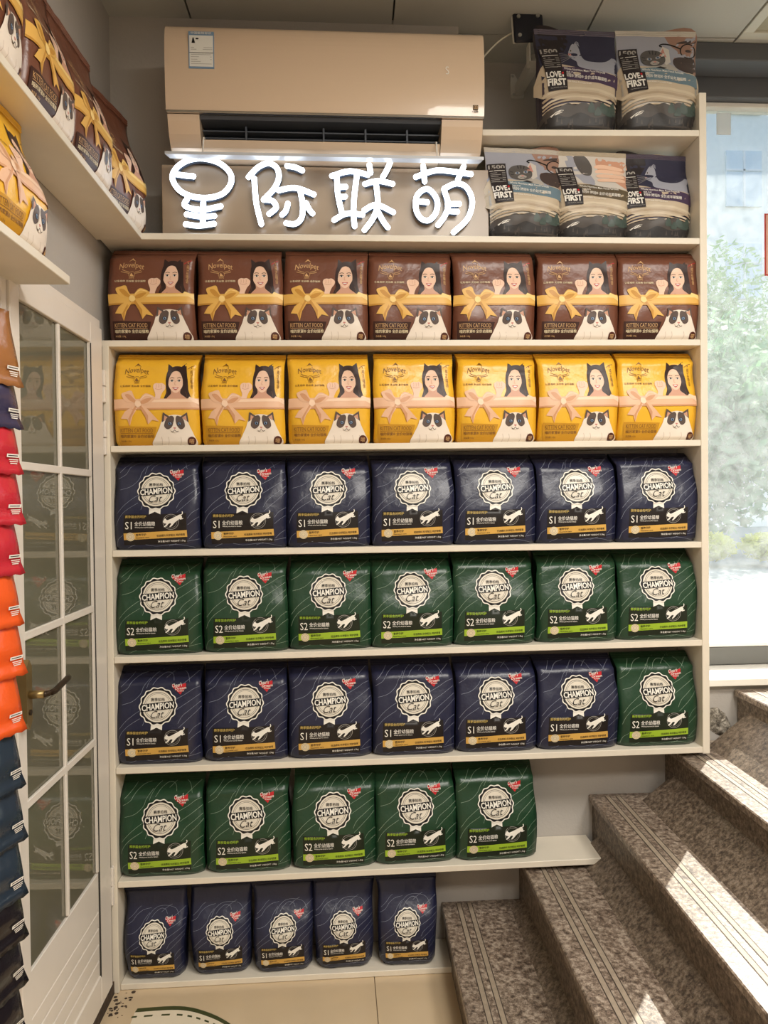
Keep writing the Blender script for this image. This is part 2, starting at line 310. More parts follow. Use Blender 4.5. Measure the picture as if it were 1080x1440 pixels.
def art_champion(green, small=False):
    a = Art(45, 565, -130, 650) if small else Art(45, 565, 35, 622); ln = 'line_green' if green else 'line_navy'; bar = 'lime' if green else 'gold'
    base = [[(65, 395), (105, 345), (160, 300), (215, 265), (250, 225)], [(75, 248), (140, 228), (190, 185), (212, 140), (250, 95)], [(60, 470), (80, 420), (120, 375), (190, 330)],
            [(60, 180), (110, 150), (140, 110), (190, 75), (260, 60)], [(210, 372), (222, 340), (240, 320)], [(70, 140), (120, 95), (150, 60), (175, 42)], [(400, 225), (470, 190), (520, 160), (560, 145)],
            [(415, 280), (480, 240), (520, 215), (560, 190)], [(425, 365), (450, 320), (500, 280), (560, 235)], [(430, 390), (480, 345), (530, 300), (562, 268)], [(495, 430), (520, 395), (560, 370)],
            [(495, 470), (530, 440), (562, 420)], [(350, 95), (400, 60), (440, 40)], [(270, 130), (300, 95), (345, 70), (385, 80), (400, 110)], [(230, 150), (260, 95), (320, 55), (400, 50), (470, 72), (500, 120)],
            [(455, 130), (500, 100), (555, 60)], [(55, 600), (70, 555), (100, 530)], [(500, 560), (530, 530), (560, 510)], [(120, 610), (200, 585), (300, 600), (420, 590), (540, 612)], [(380, 600), (450, 580), (560, 560)]]
    for p in base: a.line(p, 1.7, ln, 4, 1)
    a.poly([(108, 402), (262, 402), (296, 386), (330, 402), (488, 396), (490, 585), (106, 592)], 'panel_green' if green else 'panel')
    a.poly([(388, 128), (412, 140), (440, 132), (476, 124), (474, 152), (452, 172), (436, 194), (412, 170), (392, 150)], 'heart', True)
    a.text('Cheer\'s', 388, 452, 122, 146, 'white', .01, .4, -.12); a.text('Dream', 404, 476, 146, 162, 'white', .01, .3, -.08); a.text('Cats', 418, 460, 164, 174, 'white', .01)
    a.text('赛季猫舍的呵护', 116, 244, 407, 425, 'lime' if green else 'yellowtext', .006)
    a.text('S2' if green else 'S1', 118, 164 if green else 158, 447, 493, 'silver_bright', .0)
    a.text('全价幼猫粮', 174, 300, 446, 474, 'white', .006); a.text('Whole price food for kittens', 176, 292, 479, 488, 'white', .02)
    a.ring(395, 450, 46, 48.5, 'greytext'); a.ring(395, 450, 37, 38.5, 'greytext')
    a.blob([(355.2, 434.7), (360.4, 427.8), (367.2, 434.7), (378.0, 438.6), (409.2, 424.4), (431.9, 413.1), (450.1, 404.6), (461.5, 415.9), (462.6, 425.6), (458.0, 436.9), (447.8, 433.5), (440.4, 439.2), (429.6, 446.0), (416.0, 458.5), (402.4, 474.4), (389.9, 482.4), (387.6, 477.8), (395.6, 465.3), (395.0, 458.5), (383.1, 460.8), (370.6, 474.4), (355.8, 482.4), (353.5, 477.8), (364.9, 467.6), (367.2, 459.7), (356.9, 458.5), (347.9, 449.4)], 'silver_bright', 3)
    a.line([(446.1, 408.5), (460.3, 404.6), (465.4, 396.0), (462.6, 386.4)], 5, 'silver_bright'); a.line([(450.1, 424.4), (463.2, 431.3), (470.5, 427.8)], 5, 'silver_bright')
    a.poly([(106, 518), (490, 502), (492, 544), (106, 560)], bar)
    a.ell(147, 540, 27, 27, 'cream', 20); a.ring(147, 540, 20, 22, 'sand_d', 20); a.ring(147, 540, 8, 14, 'sand_l', 16)
    a.text('营养守护', 182, 244, 520, 536, 'ink', .006, 0, -.04); a.text('Nutrition care', 182, 262, 541, 549, 'ink', .01, 0, -.04); a.text('优选原料 科学配比 呵护肠胃', 308, 478, 525, 540, 'ink', .006, 0, -.04)
    a.text('净含量/NET WEIGHT 1.5kg', 314, 480, 562, 577, 'white', .006, 0, -.03)
    a.split = a.lay      # silver medal from here on
    a.poly([(262, 345), (330, 345), (331, 402), (296, 386), (261, 402)], 'silver_bright')
    sc = lambda t: 1+.035*math.cos(14*t)
    a.disc(300, 258, 114, 'silver_bright', 112, sc); a.disc(300, 258, 107, 'ink', 112, sc)
    a.disc(300, 258, 95, 'silver', 48); a.ring(300, 258, 82, 84.5, 'ink', 48); a.ring(300, 258, 74, 75.5, 'ink', 40)
    a.text('赛季拍档', 256, 340, 208, 229, 'ink', .006)
    a.poly([(196, 244), (404, 228), (404, 274), (196, 290)], 'ink'); a.text('CHAMPION', 202, 398, 240, 278, 'silver_bright', .025, 0, -.077)
    a.text('Cat', 258, 340, 284, 326, 'ink', -.005, .45, -.08)
    return a
def art_ribbon(yellow):
    a = Art(35, 565, 8, 572); rb, rd, rl = ('pink', 'pink_d', 'pink_l') if yellow else ('ribbon', 'ribbon_d', 'ribbon_l'); tx = 'browntext' if yellow else 'goldtext'; hr = 'hair'
    a.text('Novelpet', 100, 252, 100, 142, tx, .0, .1, 0, 14)
    for q in ((118, 148, -30), (236, 148, 30)): a.line([(180+q[2]*.6, 160), (180+q[2]*1.6, 152), (q[0], q[1]-4)], 3, tx); a.line([(180+q[2]*.6, 168), (180+q[2]*1.5, 164), (q[0]+q[2]*.2, 158)], 3, tx)
    a.poly([(158, 98), (180, 78), (202, 98), (180, 88)], tx, True)
    a.ring(180, 176, 18, 20, tx, 20); a.blob([(170, 186), (176, 166), (184, 176), (192, 186)], tx, 3); a.text('CATS', 164, 196, 194, 202, tx, .01)
    a.text('让爱相伴 无谷粮 全价猫粮', 76, 268, 210, 223, 'cream' if not yellow else tx, .01)
    # woman
    a.poly([(372, 150), (374, 80), (412, 106)], hr); a.poly([(452, 102), (490, 76), (498, 150)], hr)
    a.blob([(352, 302), (366, 250), (362, 180), (372, 125), (400, 100), (427, 93), (460, 98), (490, 125), (502, 180), (505, 240), (514, 300), (430, 306)], hr, 5)
    a.blob([(370, 300), (396, 262), (398, 235), (452, 235), (454, 262), (492, 300)], 'skin_d', 4)
    a.blob([(425, 122), (392, 138), (376, 180), (382, 218), (404, 248), (425, 258), (446, 248), (468, 218), (473, 180), (458, 138)], 'skin', 5)
    a.blob([(427, 112), (400, 132), (382, 172), (378, 220), (366, 240), (366, 160), (390, 108)], hr, 4); a.blob([(425, 112), (452, 134), (470, 176), (472, 224), (486, 240), (488, 160), (460, 106)], hr, 4)
    a.line([(486, 250), (494, 275), (492, 300)], 4, 'hair_l'); a.line([(372, 250), (366, 275), (362, 298)], 4, 'hair_l')
    for x in (402, 448):
        a.ell(x, 184, 11, 5.5, 'white', 12); a.ell(x, 184, 5.5, 5.5, 'ink', 10); a.line([(x-12, 182), (x, 177), (x+12, 182)], 2.5, 'hair'); a.line([(x-14, 168), (x, 163), (x+14, 167)], 3.5, 'hair_l')
        a.ell(x+(-6 if x < 425 else 6), 212, 10, 7, 'skin_d', 12) if 0 else None
    a.line([(424, 186), (420, 206), (428, 210)], 2.5, 'skin_d'); a.blob([(406, 226), (416, 223), (425, 225), (434, 223), (444, 226), (425, 242)], 'lip', 4); a.blob([(411, 228), (425, 228), (439, 228), (425, 235)], 'white', 3)
    a.blob([(284, 226), (288, 206), (304, 198), (322, 200), (340, 198), (360, 214), (358, 236), (342, 256), (330, 282), (322, 304), (288, 304), (298, 270)], 'skin', 4)
    for x in (304, 320, 336): a.line([(x-2, 204), (x, 216), (x-2, 228)], 2.5, 'skin_d')
    a.line([(296, 232), (316, 238), (340, 232)], 3, 'skin_d')
    a.line([(500, 112), (525, 96), (545, 92)], 3, 'heart' if not yellow else tx); a.line([(522, 96), (526, 110)], 3, tx); a.text('纯\n正\n喵\n语', 518, 534, 118, 232, tx, .0)
    # ribbon and bow
    a.poly([(35, 297), (565, 292), (565, 356), (35, 362)], rb); a.poly([(35, 352), (565, 347), (565, 357), (35, 362)], rd); a.poly([(270, 300), (545, 297), (545, 312), (270, 316)], rl)
    a.poly([(500, 296), (510, 282), (565, 300), (565, 330)], rl)
    a.poly([(172, 330), (198, 332), (150, 400), (132, 458), (118, 416), (78, 412), (104, 372)], rb); a.poly([(172, 334), (184, 336), (140, 408), (132, 458), (124, 414)], rd)
    a.poly([(190, 332), (214, 326), (262, 372), (316, 430), (272, 420), (246, 446), (230, 400)], rb); a.poly([(190, 332), (204, 330), (248, 394), (246, 446), (230, 400)], rd)
    a.blob([(184, 322), (150, 318), (112, 312), (86, 268), (116, 252), (148, 246), (164, 280), (186, 316)], rb, 4); a.blob([(180, 320), (140, 308), (108, 272), (134, 268), (160, 290)], rd, 3)
    a.blob([(190, 322), (208, 288), (240, 262), (292, 284), (286, 304), (250, 328), (214, 332)], rb, 4); a.blob([(200, 318), (232, 296), (276, 290), (250, 316), (220, 326)], rd, 3); a.line([(206, 300), (236, 274), (280, 282)], 5, rl)
    a.blob([(172, 312), (188, 306), (204, 316), (206, 336), (188, 346), (170, 334)], rl, 3)
    # lower lettering
    a.poly([(60, 456), (300, 462), (270, 572), (60, 572)], 'yellow_shade' if yellow else 'brown_shade')
    a.text('KITTEN CAT FOOD', 74, 276, 470, 494, tx, -.005); a.line([(74, 499), (276, 499)], 2, tx, 0); a.text('喵的家宴® 全价幼猫粮', 74, 282, 506, 526, 'cream' if not yellow else tx, .012); a.text('净含量: 1.5kg', 76, 140, 538, 550, tx, .0)
    # cat
    a.blob([(276, 572), (290, 520), (316, 470), (330, 432), (352, 404), (384, 394), (412, 390), (440, 393), (474, 402), (494, 430), (508, 462), (530, 510), (548, 570), (420, 574)], 'fur', 5)
    a.poly([(332, 436), (342, 376), (384, 402)], 'mask'); a.poly([(450, 402), (492, 376), (500, 436)], 'mask'); a.poly([(344, 428), (350, 394), (374, 408)], 'skin_d', True); a.poly([(460, 408), (484, 394), (490, 428)], 'skin_d', True)
    a.blob([(348, 448), (362, 412), (394, 396), (410, 410), (404, 440), (396, 462), (372, 476), (352, 466)], 'mask', 4); a.blob([(476, 448), (464, 412), (432, 396), (420, 410), (422, 440), (432, 462), (452, 476), (472, 466)], 'mask', 4)
    for x in (384, 442):
        a.ell(x, 443, 15, 12, 'mask_d', 14); a.ell(x, 443, 10, 9, 'eyeblue', 12); a.ell(x, 443, 4.5, 7, 'ink', 10); a.ell(x+3, 440, 2, 2, 'white', 6)
    a.blob([(388, 478), (400, 456), (413, 430), (428, 456), (440, 478), (414, 496)], 'fur', 4)
    a.blob([(404, 466), (413, 464), (422, 466), (413, 476)], 'nose', 3); a.line([(392, 488), (404, 490), (413, 480), (424, 490), (436, 486)], 3, 'mask_d')
    a.blob([(330, 500), (370, 520), (420, 512), (470, 520), (500, 496), (480, 545), (415, 560), (350, 545)], 'fur_d', 4) if 0 else None
    for x in (330, 372, 450, 496): a.line([(x, 520), (x+4, 545), (x-2, 566)], 3, 'fur_d')
    a.ell(517, 545, 26, 26, 'seal', 22); a.ring(517, 545, 18, 20, 'seal' if 0 else 'brown_shade', 20); a.text('喵', 504, 530, 533, 557, 'goldtext', 0)
    return a
def art_love(kind):
    a = Art(548, 1030, 45, 722); band = {'adult': 'purple', 'teal': 'teal', 'hand': 'olive'}[kind]
    if kind == 'adult':
        a.poly([(548, 45), (1030, 45), (1030, 400), (548, 400)], 'photo_dark'); a.blob([(548, 45), (700, 45), (740, 120), (690, 220), (640, 290), (548, 330)], 'black_shade' if 0 else 'tag', 5)
        a.blob([(790, 45), (880, 45), (850, 75), (815, 78)], 'sand', 4); a.blob([(740, 180), (762, 140), (786, 132), (800, 160), (820, 250), (900, 270), (980, 230), (1030, 240), (1030, 350), (800, 320), (770, 270), (735, 240), (730, 210)], 'photo_grey', 5)
        a.blob([(800, 150), (860, 130), (960, 150), (1010, 200), (960, 260), (880, 272), (830, 240)], 'photo_dark', 5)
        a.ell(748, 188, 9, 7, 'tabby_l', 12); a.ell(748, 188, 4, 6, 'ink', 10); a.blob([(728, 212), (742, 208), (748, 222), (734, 226)], 'nose', 3); a.line([(735, 234), (750, 242), (770, 238)], 4, 'tabby_d')
        for k in range(4): a.line([(770, 150+k*8), (790, 120+k*6), (805, 128+k*9)], 3, 'photo_grey')
        for k in range(5): a.line([(735, 226+k*5), (690, 214+k*16), (640, 215+k*24)], 1.8, 'greytext')
    elif kind == 'teal':
        a.poly([(548, 45), (1030, 45), (1030, 380), (548, 380)], 'photo_grey'); a.blob([(838, 45), (1030, 45), (1030, 340), (960, 345), (890, 290), (900, 230), (925, 190), (880, 140), (850, 90)], 'manskin', 5)
        a.blob([(890, 250), (930, 225), (990, 230), (1030, 215), (1030, 360), (960, 345), (900, 310)], 'beard', 5); a.blob([(915, 125), (960, 108), (1030, 100), (1030, 118), (960, 126)], 'beard', 4)
        a.ring(990, 178, 46, 54, 'ink', 24); a.line([(940, 165), (890, 140), (838, 128), (812, 140), (830, 150)], 9, 'ink'); a.ell(990, 178, 20, 10, 'beard', 14)
        a.blob([(690, 350), (720, 310), (800, 300), (850, 280), (910, 330), (860, 380), (700, 380)], 'tabby_l', 4)
        a.poly([(796, 220), (830, 145), (870, 170), (872, 270), (840, 295)], 'photo_pale'); a.poly([(806, 220), (832, 160), (850, 230)], 'nose', True)
        a.blob([(690, 270), (688, 220), (712, 188), (760, 175), (810, 186), (838, 222), (836, 268), (806, 296), (760, 306), (712, 296)], 'tabby', 5)
        for p in ([(745, 178), (752, 205)], [(768, 176), (768, 206)], [(790, 182), (784, 208)], [(696, 232), (716, 238)], [(832, 228), (812, 236)], [(698, 262), (720, 258)]): a.line(p, 6, 'tabby_d', 0)
        for x, y, r in ((742, 246, -.2), (796, 234, -.4)): a.ell(x, y, 17, 11, 'tabby_l', 14, True, r); a.ell(x, y, 10, 9, 'eyeblue', 12); a.ell(x, y, 4, 8, 'ink', 10)
        a.blob([(740, 284), (758, 264), (780, 262), (800, 276), (780, 294), (756, 298)], 'tabby_l', 4); a.blob([(762, 268), (782, 264), (774, 278)], 'nose', 3); a.line([(756, 288), (772, 282), (790, 284)], 3, 'tabby_d')
        a.poly([(740, 350), (770, 318), (800, 306), (840, 320), (800, 335), (770, 345)], 'tabby_d')
    else:
        a.poly([(548, 45), (1030, 45), (1030, 380), (548, 380)], 'photo_pale'); a.blob([(640, 60), (700, 100), (760, 190), (800, 300), (740, 330), (690, 260), (640, 180)], 'photo_grey', 4); a.blob([(690, 90), (760, 80), (800, 150), (780, 230), (720, 220)], 'tabby', 4)
        a.blob([(840, 90), (930, 110), (1030, 130), (1030, 330), (960, 320), (900, 250), (850, 210), (830, 150)], 'skin_d', 5)
        for k in range(4): a.blob([(820, 150+k*38), (880, 140+k*38), (990, 165+k*34), (985, 190+k*34), (880, 172+k*38), (824, 172+k*38)], 'skin', 4)
    a.blob([(548, 322), (640, 300), (760, 318), (900, 345), (1030, 372), (1030, 520), (548, 520)], 'sand', 4)
    a.poly([(660, 322), (760, 318), (880, 340), (1030, 368), (1030, 452), (880, 428), (760, 412), (650, 412)], band)
    a.text('Whole Nutrition Main Food Formula', 682, 940, 336, 352, 'white', .012, 0, .09); a.text({'adult': 'Adult Cat', 'teal': 'Kitten', 'hand': 'Kitten'}[kind], 682, 752, 352, 366, 'white', .012, 0, .03)
    a.text('珠冠® 臻冠® 全价' + ('成年期猫粮' if kind == 'adult' else '幼年期猫粮'), 684, 950, 380, 406, 'white', .01, 0, .1)
    a.text('Small Kibble Formula Fresh', 690, 850, 424, 434, 'white', 0, 0, .08)
    for k, (y, mt) in enumerate(((478, 'sand_l'), (505, 'sand_d'), (532, 'sand_l'), (552, 'sand_d'), (572, 'sand'))):
        a.line([(548, y+40), (620, y+8), (760, y-14), (900, y), (1030, y+30)], 16-k*2, mt)
    a.blob([(548, 625), (580, 596), (640, 585), (700, 560), (740, 570), (800, 552), (850, 565), (900, 548), (960, 575), (1030, 600), (1030, 722), (548, 722)], 'mount', 4)
    a.blob([(548, 660), (620, 630), (700, 640), (780, 610), (880, 640), (1030, 620), (1030, 722), (548, 722)], 'mount_d', 4); rr = random.Random(5)
    for k in range(10): x = 850+rr.uniform(0, 160); y = 560+rr.uniform(0, 40); a.blob([(x-22, y+30), (x-14, y), (x, y-20), (x+14, y), (x+22, y+30)], 'mount_g', 3)
    for k in range(26): x = 560+rr.uniform(0, 460); y = 640+rr.uniform(-10, 60); a.poly([(x-7, y+34), (x, y), (x+7, y+34)], 'mount', True)
    a.line([(590, 640), (620, 615), (650, 606), (612, 630), (660, 612)], 4, 'white'); a.line([(586, 636), (640, 606), (668, 604)], 3, 'white')
    a.poly([(552, 178), (668, 172), (672, 355), (694, 352), (698, 478), (580, 492)], 'tag'); a.text('1500', 560, 662, 186, 220, 'greytext', .03, 0, -.03)
    a.line([(566, 238), (660, 232)], 5, 'white', 0)
    for k in range(6): a.line([(570, 256+k*15), (570+40+(k*23) % 40, 254+k*15)], 4, 'greytext', 0); a.line([(640, 252+k*15), (662, 251+k*15)], 4, 'greytext', 0)
    a.text('LOVE', 572, 660, 362, 406, 'white', .04, 0, -.05); a.poly([(664, 366), (676, 364), (676, 378), (664, 380)], 'heart', True); a.text('1', 665, 675, 384, 400, 'white', .02); a.text('FIRST', 576, 688, 412, 458, 'white', .04, 0, -.05); a.text('Cat food for your love', 592, 690, 466, 475, 'greytext', .01, 0, -.08)
    return a
# ------------------------------------------------------------------ the setting
def struct(o): return tag(o, kind='structure')
XL = -.668                                           # face of the left wall
fl = struct(box('floor', (-.9, 3.2, -2.6, 2.7, -.06, -.004), M['grout']))
tm = {}
for ix in range(5):
    for iy in range(7):
        x1 = .100+.8*(ix-1); x0 = x1; y1 = 2.62-.8*iy; d = (x0+.0012, min(3.1, x0+.8-.0012), max(-2.5, y1-.8+.0012), y1-.0012)
        me = tm.get((ix, iy)); link('tile', MB().box(d[0], d[1], d[2], d[3], -.004, 0).mesh('tile'), M['tile'], fl)
ZC = 2.887
ce = struct(box('ceiling', (-.9, 3.2, -2.6, 2.9, ZC+.014, ZC+.06), M['grid']))
xs = [-.86, -.423, .195, .814, 1.311, 1.935, 2.55, 3.15]; ys = [-2.55, -1.5, -.885, -.265, .355, .975, 1.595, 2.213, 2.41, 2.6]
for i in range(len(xs)-1):
    for j in range(len(ys)-1):
        if (i == 4 and j in (6, 7)): continue
        MB().box(xs[i]+.003, xs[i+1]-.003, ys[j]+.003, ys[j+1]-.003, ZC, ZC+.016).build('ceiling_tile', M['ceil'], ce)
turn(ce)
cp = turn(empty('ceiling_panel', (1.62, 2.1, ZC))); tag(cp, 'unlit square panel with pale metal frame set in the ceiling, top right corner', 'ceiling panel')
f = MB()
for d in ((-.307, .307, .275, .31), (-.307, .307, -.31, -.275), (-.307, -.272, -.275, .275), (.272, .307, -.275, .275)): f.box(d[0], d[1], d[2], d[3], -.004, .012, .002)
f.build('panel_frame', M['lightgrid'], cp); box('diffuser', (-.27, .27, -.274, .274, .004, .01), mat('diffuser', S(168, 162, 140), .6), cp)
wl = struct(turn(box('wall_left', (XL-.12, XL, -2.6, 2.75, 0, 2.95), M['wall'])))
link('stone_tile', MB().box(XL, XL+.008, 1.1, 1.555, 0, .78).mesh('stone_tile'), M['stone'], wl)
wb = MB()
wb.box(-.85, .405, 2.363, 2.75, 0, 2.95); wb.box(.405, 1.12, 2.363, 2.75, 0, 2.19); wb.box(.405, 1.12, 2.55, 2.75, 2.19, 2.95); wb.box(1.12, 3.2, 2.363, 2.75, 0, .80)
wb = struct(wb.build('wall_back', M['wall']))
q = MB(); rr = random.Random(3); ctr = (1.215, .672)
pts = [(1.205, .725), (1.228, .727), (1.24, .716), (1.254, .706), (1.262, .69), (1.274, .665), (1.277, .645), (1.262, .632), (1.235, .634), (1.222, .64), (1.20, .655)]
v0 = [q.b.verts.new((x, 2.3625, z)) for x, z in pts]; v1 = [q.b.verts.new((ctr[0]+.012+(x-ctr[0])*.6+rr.uniform(-.003, .003), 2.3625-rr.uniform(.006, .016), ctr[1]+(z-ctr[1])*.6)) for x, z in pts]
vc = q.b.verts.new((1.23, 2.35, .678))
for i in range(len(pts)):
    j = (i+1) % len(pts); q.b.faces.new((v0[i], v0[j], v1[j])); q.b.faces.new((v0[i], v1[j], v1[i])); q.b.faces.new((v1[i], v1[j], vc))
tag(q.build('broken_plaster', M['cement'], wb), 'patch of bare grey cement where the plaster broke off')
struct(box('wall_front', (-.85, 3.2, -2.62, -2.5, 0, 2.95), M['wall'])); struct(box('wall_right', (2.9, 3.1, -2.5, 2.363, 0, 2.95), M['wall']))
struct(box('trim_1', (1.121, 2.9, 2.50, 2.60, 2.762, 2.886), M['beam'], None, .003))
struct(box('trim_2', (1.121, 2.9, 2.40, 2.498, 2.828, 2.886), M['beam'], None, .003))
sl = struct(box('trim_3', (1.121, 2.9, 2.335, 2.56, .80, .823), M['white'], None, .002))
wi = struct(empty('window_1', (1.121, 2.55, .823)))
def wpart(n, d, mt): o = box(n, d, mt, None, .002); o.parent = wi; o.matrix_parent_inverse = wi.matrix_basis.inverted(); return o
wpart('bottom_rail', (1.121, 2.9, 2.53, 2.58, .826, .888), M['wframe']); wpart('bead', (1.121, 2.9, 2.525, 2.56, .889, .902), M['white']); wpart('top_rail', (1.121, 2.9, 2.53, 2.58, 2.745, 2.761), M['white']); wpart('side_post', (2.5, 2.56, 2.53, 2.58, .903, 2.744), M['wframe'])
wpart('pane', (1.123, 2.499, 2.553, 2.559, .903, 2.744), M['wglass']); wpart('pane', (2.561, 2.9, 2.553, 2.559, .903, 2.744), M['wglass'])
# ------------------------------------------------------------------ outdoors beyond the glass
rr = random.Random(11)
OUT = dict(pave=mat('pavement', S(118, 128, 122), .8, var=.15, vscale=2), wallb=mat('building_render', S(252, 244, 228), .8), winb=mat('building_glass', S(214, 222, 222), .4), leaf=leafy(mat('leaf_green', S(132, 178, 84), .6, var=.2, vscale=3)), leafd=leafy(mat('leaf_blue_green', S(112, 160, 104), .6, var=.2, vscale=3)), lime=leafy(mat('leaf_yellow', S(214, 214, 10), .6, var=.08, vscale=6), .65), bark=mat('bark', S(96, 82, 66), .9))
struct(box('pavement', (.2, 14, 2.76, 30, .3, .60), OUT['pave']))
def leaves(n, c, rad, size, rnd, shell=.55):
    b = bmesh.new()
    for i in range(n):
        d = Vector((rnd.gauss(0, 1), rnd.gauss(0, 1), rnd.gauss(0, 1))).normalized(); k = rnd.uniform(shell, 1)
        p = Vector(c)+Vector((d.x*rad[0], d.y*rad[1], d.z*rad[2]))*k; a = Vector((rnd.gauss(0, 1), rnd.gauss(0, 1), rnd.gauss(0, 1))).normalized(); e = a.orthogonal().normalized(); s = size*rnd.uniform(.7, 1.3)
        b.faces.new([b.verts.new(p+a*s), b.verts.new(p+e*s*.5), b.verts.new(p-a*s), b.verts.new(p-e*s*.5)])
    me = bpy.data.meshes.new('leaves'); b.to_mesh(me); b.free(); return me
for x, y, h, r, mt, lb in ((5.0, 10.2, 2.9, 1.35, 'leafd', 'blue-green leafy tree nearest the shelving edge beyond the window'), (7.6, 11.4, 3.3, 1.35, 'leaf', 'fresh green leafy tree at the right frame edge beyond the window'), (7.5, 15.0, 4.6, 1.9, 'leaf', 'taller pale green tree behind the two nearer trees beyond the window')):
    t = tag(empty('leafy_tree', (x, y, .6)), lb, 'tree')
    MB().cyl((0, 0, 0), (0, 0, h-.6), .09, 8, .05).build('trunk', OUT['bark'], t)
    o = link('crown', leaves(9000, (0, 0, h-1.1), (r, r, h*.56), .085, rr, .3), OUT[mt], t)
for x, y, r in ((4.3, 8.5, .33), (5.02, 8.4, .36), (5.75, 8.5, .34)):
    t = tag(empty('yellow_shrub', (x, y, .6)), {4.3: 'yellow-green shrub outside the window nearest the shelving', 5.02: 'yellow-green shrub outside, in the middle of the low hedge', 5.75: 'yellow-green shrub outside, at the right end of the low hedge'}[x], 'shrub', 'yellow shrubs outside the window')
    MB().cyl((0, 0, 0), (0, 0, .2), .03, 6).build('stem', OUT['bark'], t); link('foliage', leaves(2200, (0, 0, .24), (r, .3, .17), .04, rr, .2), OUT['lime'], t)
t = tag(empty('green_shrub', (4.35, 6.9, .6)), 'small green shrub on the pale paving in front of the yellow hedge', 'shrub'); MB().cyl((0, 0, 0), (0, 0, .1), .02, 6).build('stem', OUT['bark'], t); link('foliage', leaves(300, (0, 0, .16), (.16, .16, .14), .05, rr, .2), OUT['leaf'], t)
bd = tag(empty('pale_building', (9, 20, .6)), 'pale building with rows of windows behind the trees', 'building')
b = MB(); b.box(-6, 7, 0, 4, 0, 14); b.build('facade', OUT['wallb'], bd)
for i in range(6):
    for j in range(5):
        x = -4.6+i*1.7; z = 1.2+j*2.5; f = MB().box(x-.5, x+.5, -.06, .02, z, z+1.5).build('window', OUT['winb'], bd); MB().box(x-.03, x+.03, -.08, -.06, z, z+1.5).box(x-.5, x+.5, -.08, -.06, z+.95, z+1.0).build('glazing_bar', M['white'], f)
sgn = tag(empty('red_sign', (1.574, 2.545, 2.18)), 'red-edged notice stuck on the window at the right frame edge', 'notice'); box('notice_sheet', (-.066, .1, 0, .003, 0, .205), mat('notice_pink', S(222, 176, 160), .5), sgn); box('red_border', (-.07, .104, .003, .005, -.005, .21), mat('notice_red', S(190, 60, 50), .5), sgn)
tag(box('white_sticker', (1.335, 1.385, 2.549, 2.552, 2.66, 2.735), leafy(mat('sticker_white', S(240, 240, 238), .6, var=.02), .6)), 'small white sticker in the top left corner of the window', 'sticker')
# ------------------------------------------------------------------ stairs
st = tag(empty('staircase', (.318, 1.6, 0)), 'brown-grey granite steps rising to the right below the shelving', 'staircase')
g, r0, rs, Y0, Y1 = .2393, .1327, .1634, .55, 2.382
for k in range(5):
    x = .318+g*k; z = r0+rs*k; x1 = x+g+.02 if k < 4 else 2.88
    def sp(n, d, mt, par=st, bev=0):
        o = MB().box(d[0]-.318, d[1]-.318, d[2]-1.6, d[3]-1.6, d[4], d[5], bev).build(n, mt, par); return o
    zb = 0.002 if k == 0 else z-rs
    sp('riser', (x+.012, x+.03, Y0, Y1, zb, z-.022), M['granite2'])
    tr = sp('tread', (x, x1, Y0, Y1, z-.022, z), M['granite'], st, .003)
    for gx in (.048, .082):
        sp('anti_slip_strip', (x+gx, x+gx+.012, Y0+.01, 2.36, z, z+.0008), M['strip'], tr)
        for e in (-.0025, .012): sp('groove', (x+gx+e, x+gx+e+.0025, Y0+.01, 2.36, z, z+.0005), M['groove'], tr)
turn(st)
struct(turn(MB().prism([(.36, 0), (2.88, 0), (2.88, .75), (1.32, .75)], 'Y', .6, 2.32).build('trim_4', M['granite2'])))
# ------------------------------------------------------------------ floor sticker and threshold dirt
fs = tag(empty('floor_sticker', (-.45, 1.95, 0)), 'cream floor sticker with dark green curved edge and dashed line', 'sticker')
def arc(o, n=26): return spl([(-.115-o*.2, .178-o, 0), (0, .178-o, 0), (.08, .148-o, 0), (.152, .094-o, 0), (.21-o*.5, .02-o, 0), (.235-o, -.10, 0), (.24-o, -.26, 0)], 6)
A = arc(0); Bq = arc(.016); D = arc(.032); D2 = arc(.0385)
def strip(P, Q, z0, z1):
    b = MB()
    for i in range(len(P)-1):
        V = [b.b.verts.new((p.x, p.y, z)) for z in (z0, z1) for p in (P[i], P[i+1], Q[i+1], Q[i])]
        for fx in ((3, 2, 1, 0), (4, 5, 6, 7), (0, 1, 5, 4), (1, 2, 6, 5), (2, 3, 7, 6), (3, 0, 4, 7)): b.b.faces.new([V[k] for k in fx])
    return b
b = MB(); b.prism([(p.x, p.y) for p in Bq]+[(-.12, -.26)], 'Z', .0004, .001); b.build('sheet', M['decalw'], fs)
strip(A, Bq, .0004, .0012).build('edge_line', M['decalg'], fs)
for i in range(0, len(D)-2, 2): strip(D[i:i+2], D2[i:i+2], .001, .0014).build('dash', M['decalg'], fs)
q = MB()
for i in range(40):
    x = -.64+.05*rr.random()**2; y = 2.08+.11*rr.random(); s_ = rr.uniform(.0012, .004); q.sphere((x+.0, y, s_*.25), s_, (rr.uniform(.8, 2), rr.uniform(.8, 2), .4), 6, 4)
tag(turn(q.build('threshold_dirt', M['debris'])), 'dark dirt gathered in the corner below the door hinge', 'dirt', None, 'stuff')
struct(turn(box('trim_5', (XL+.001, -.648, 1.56, 2.19, .0005, .036), M['debris'])))
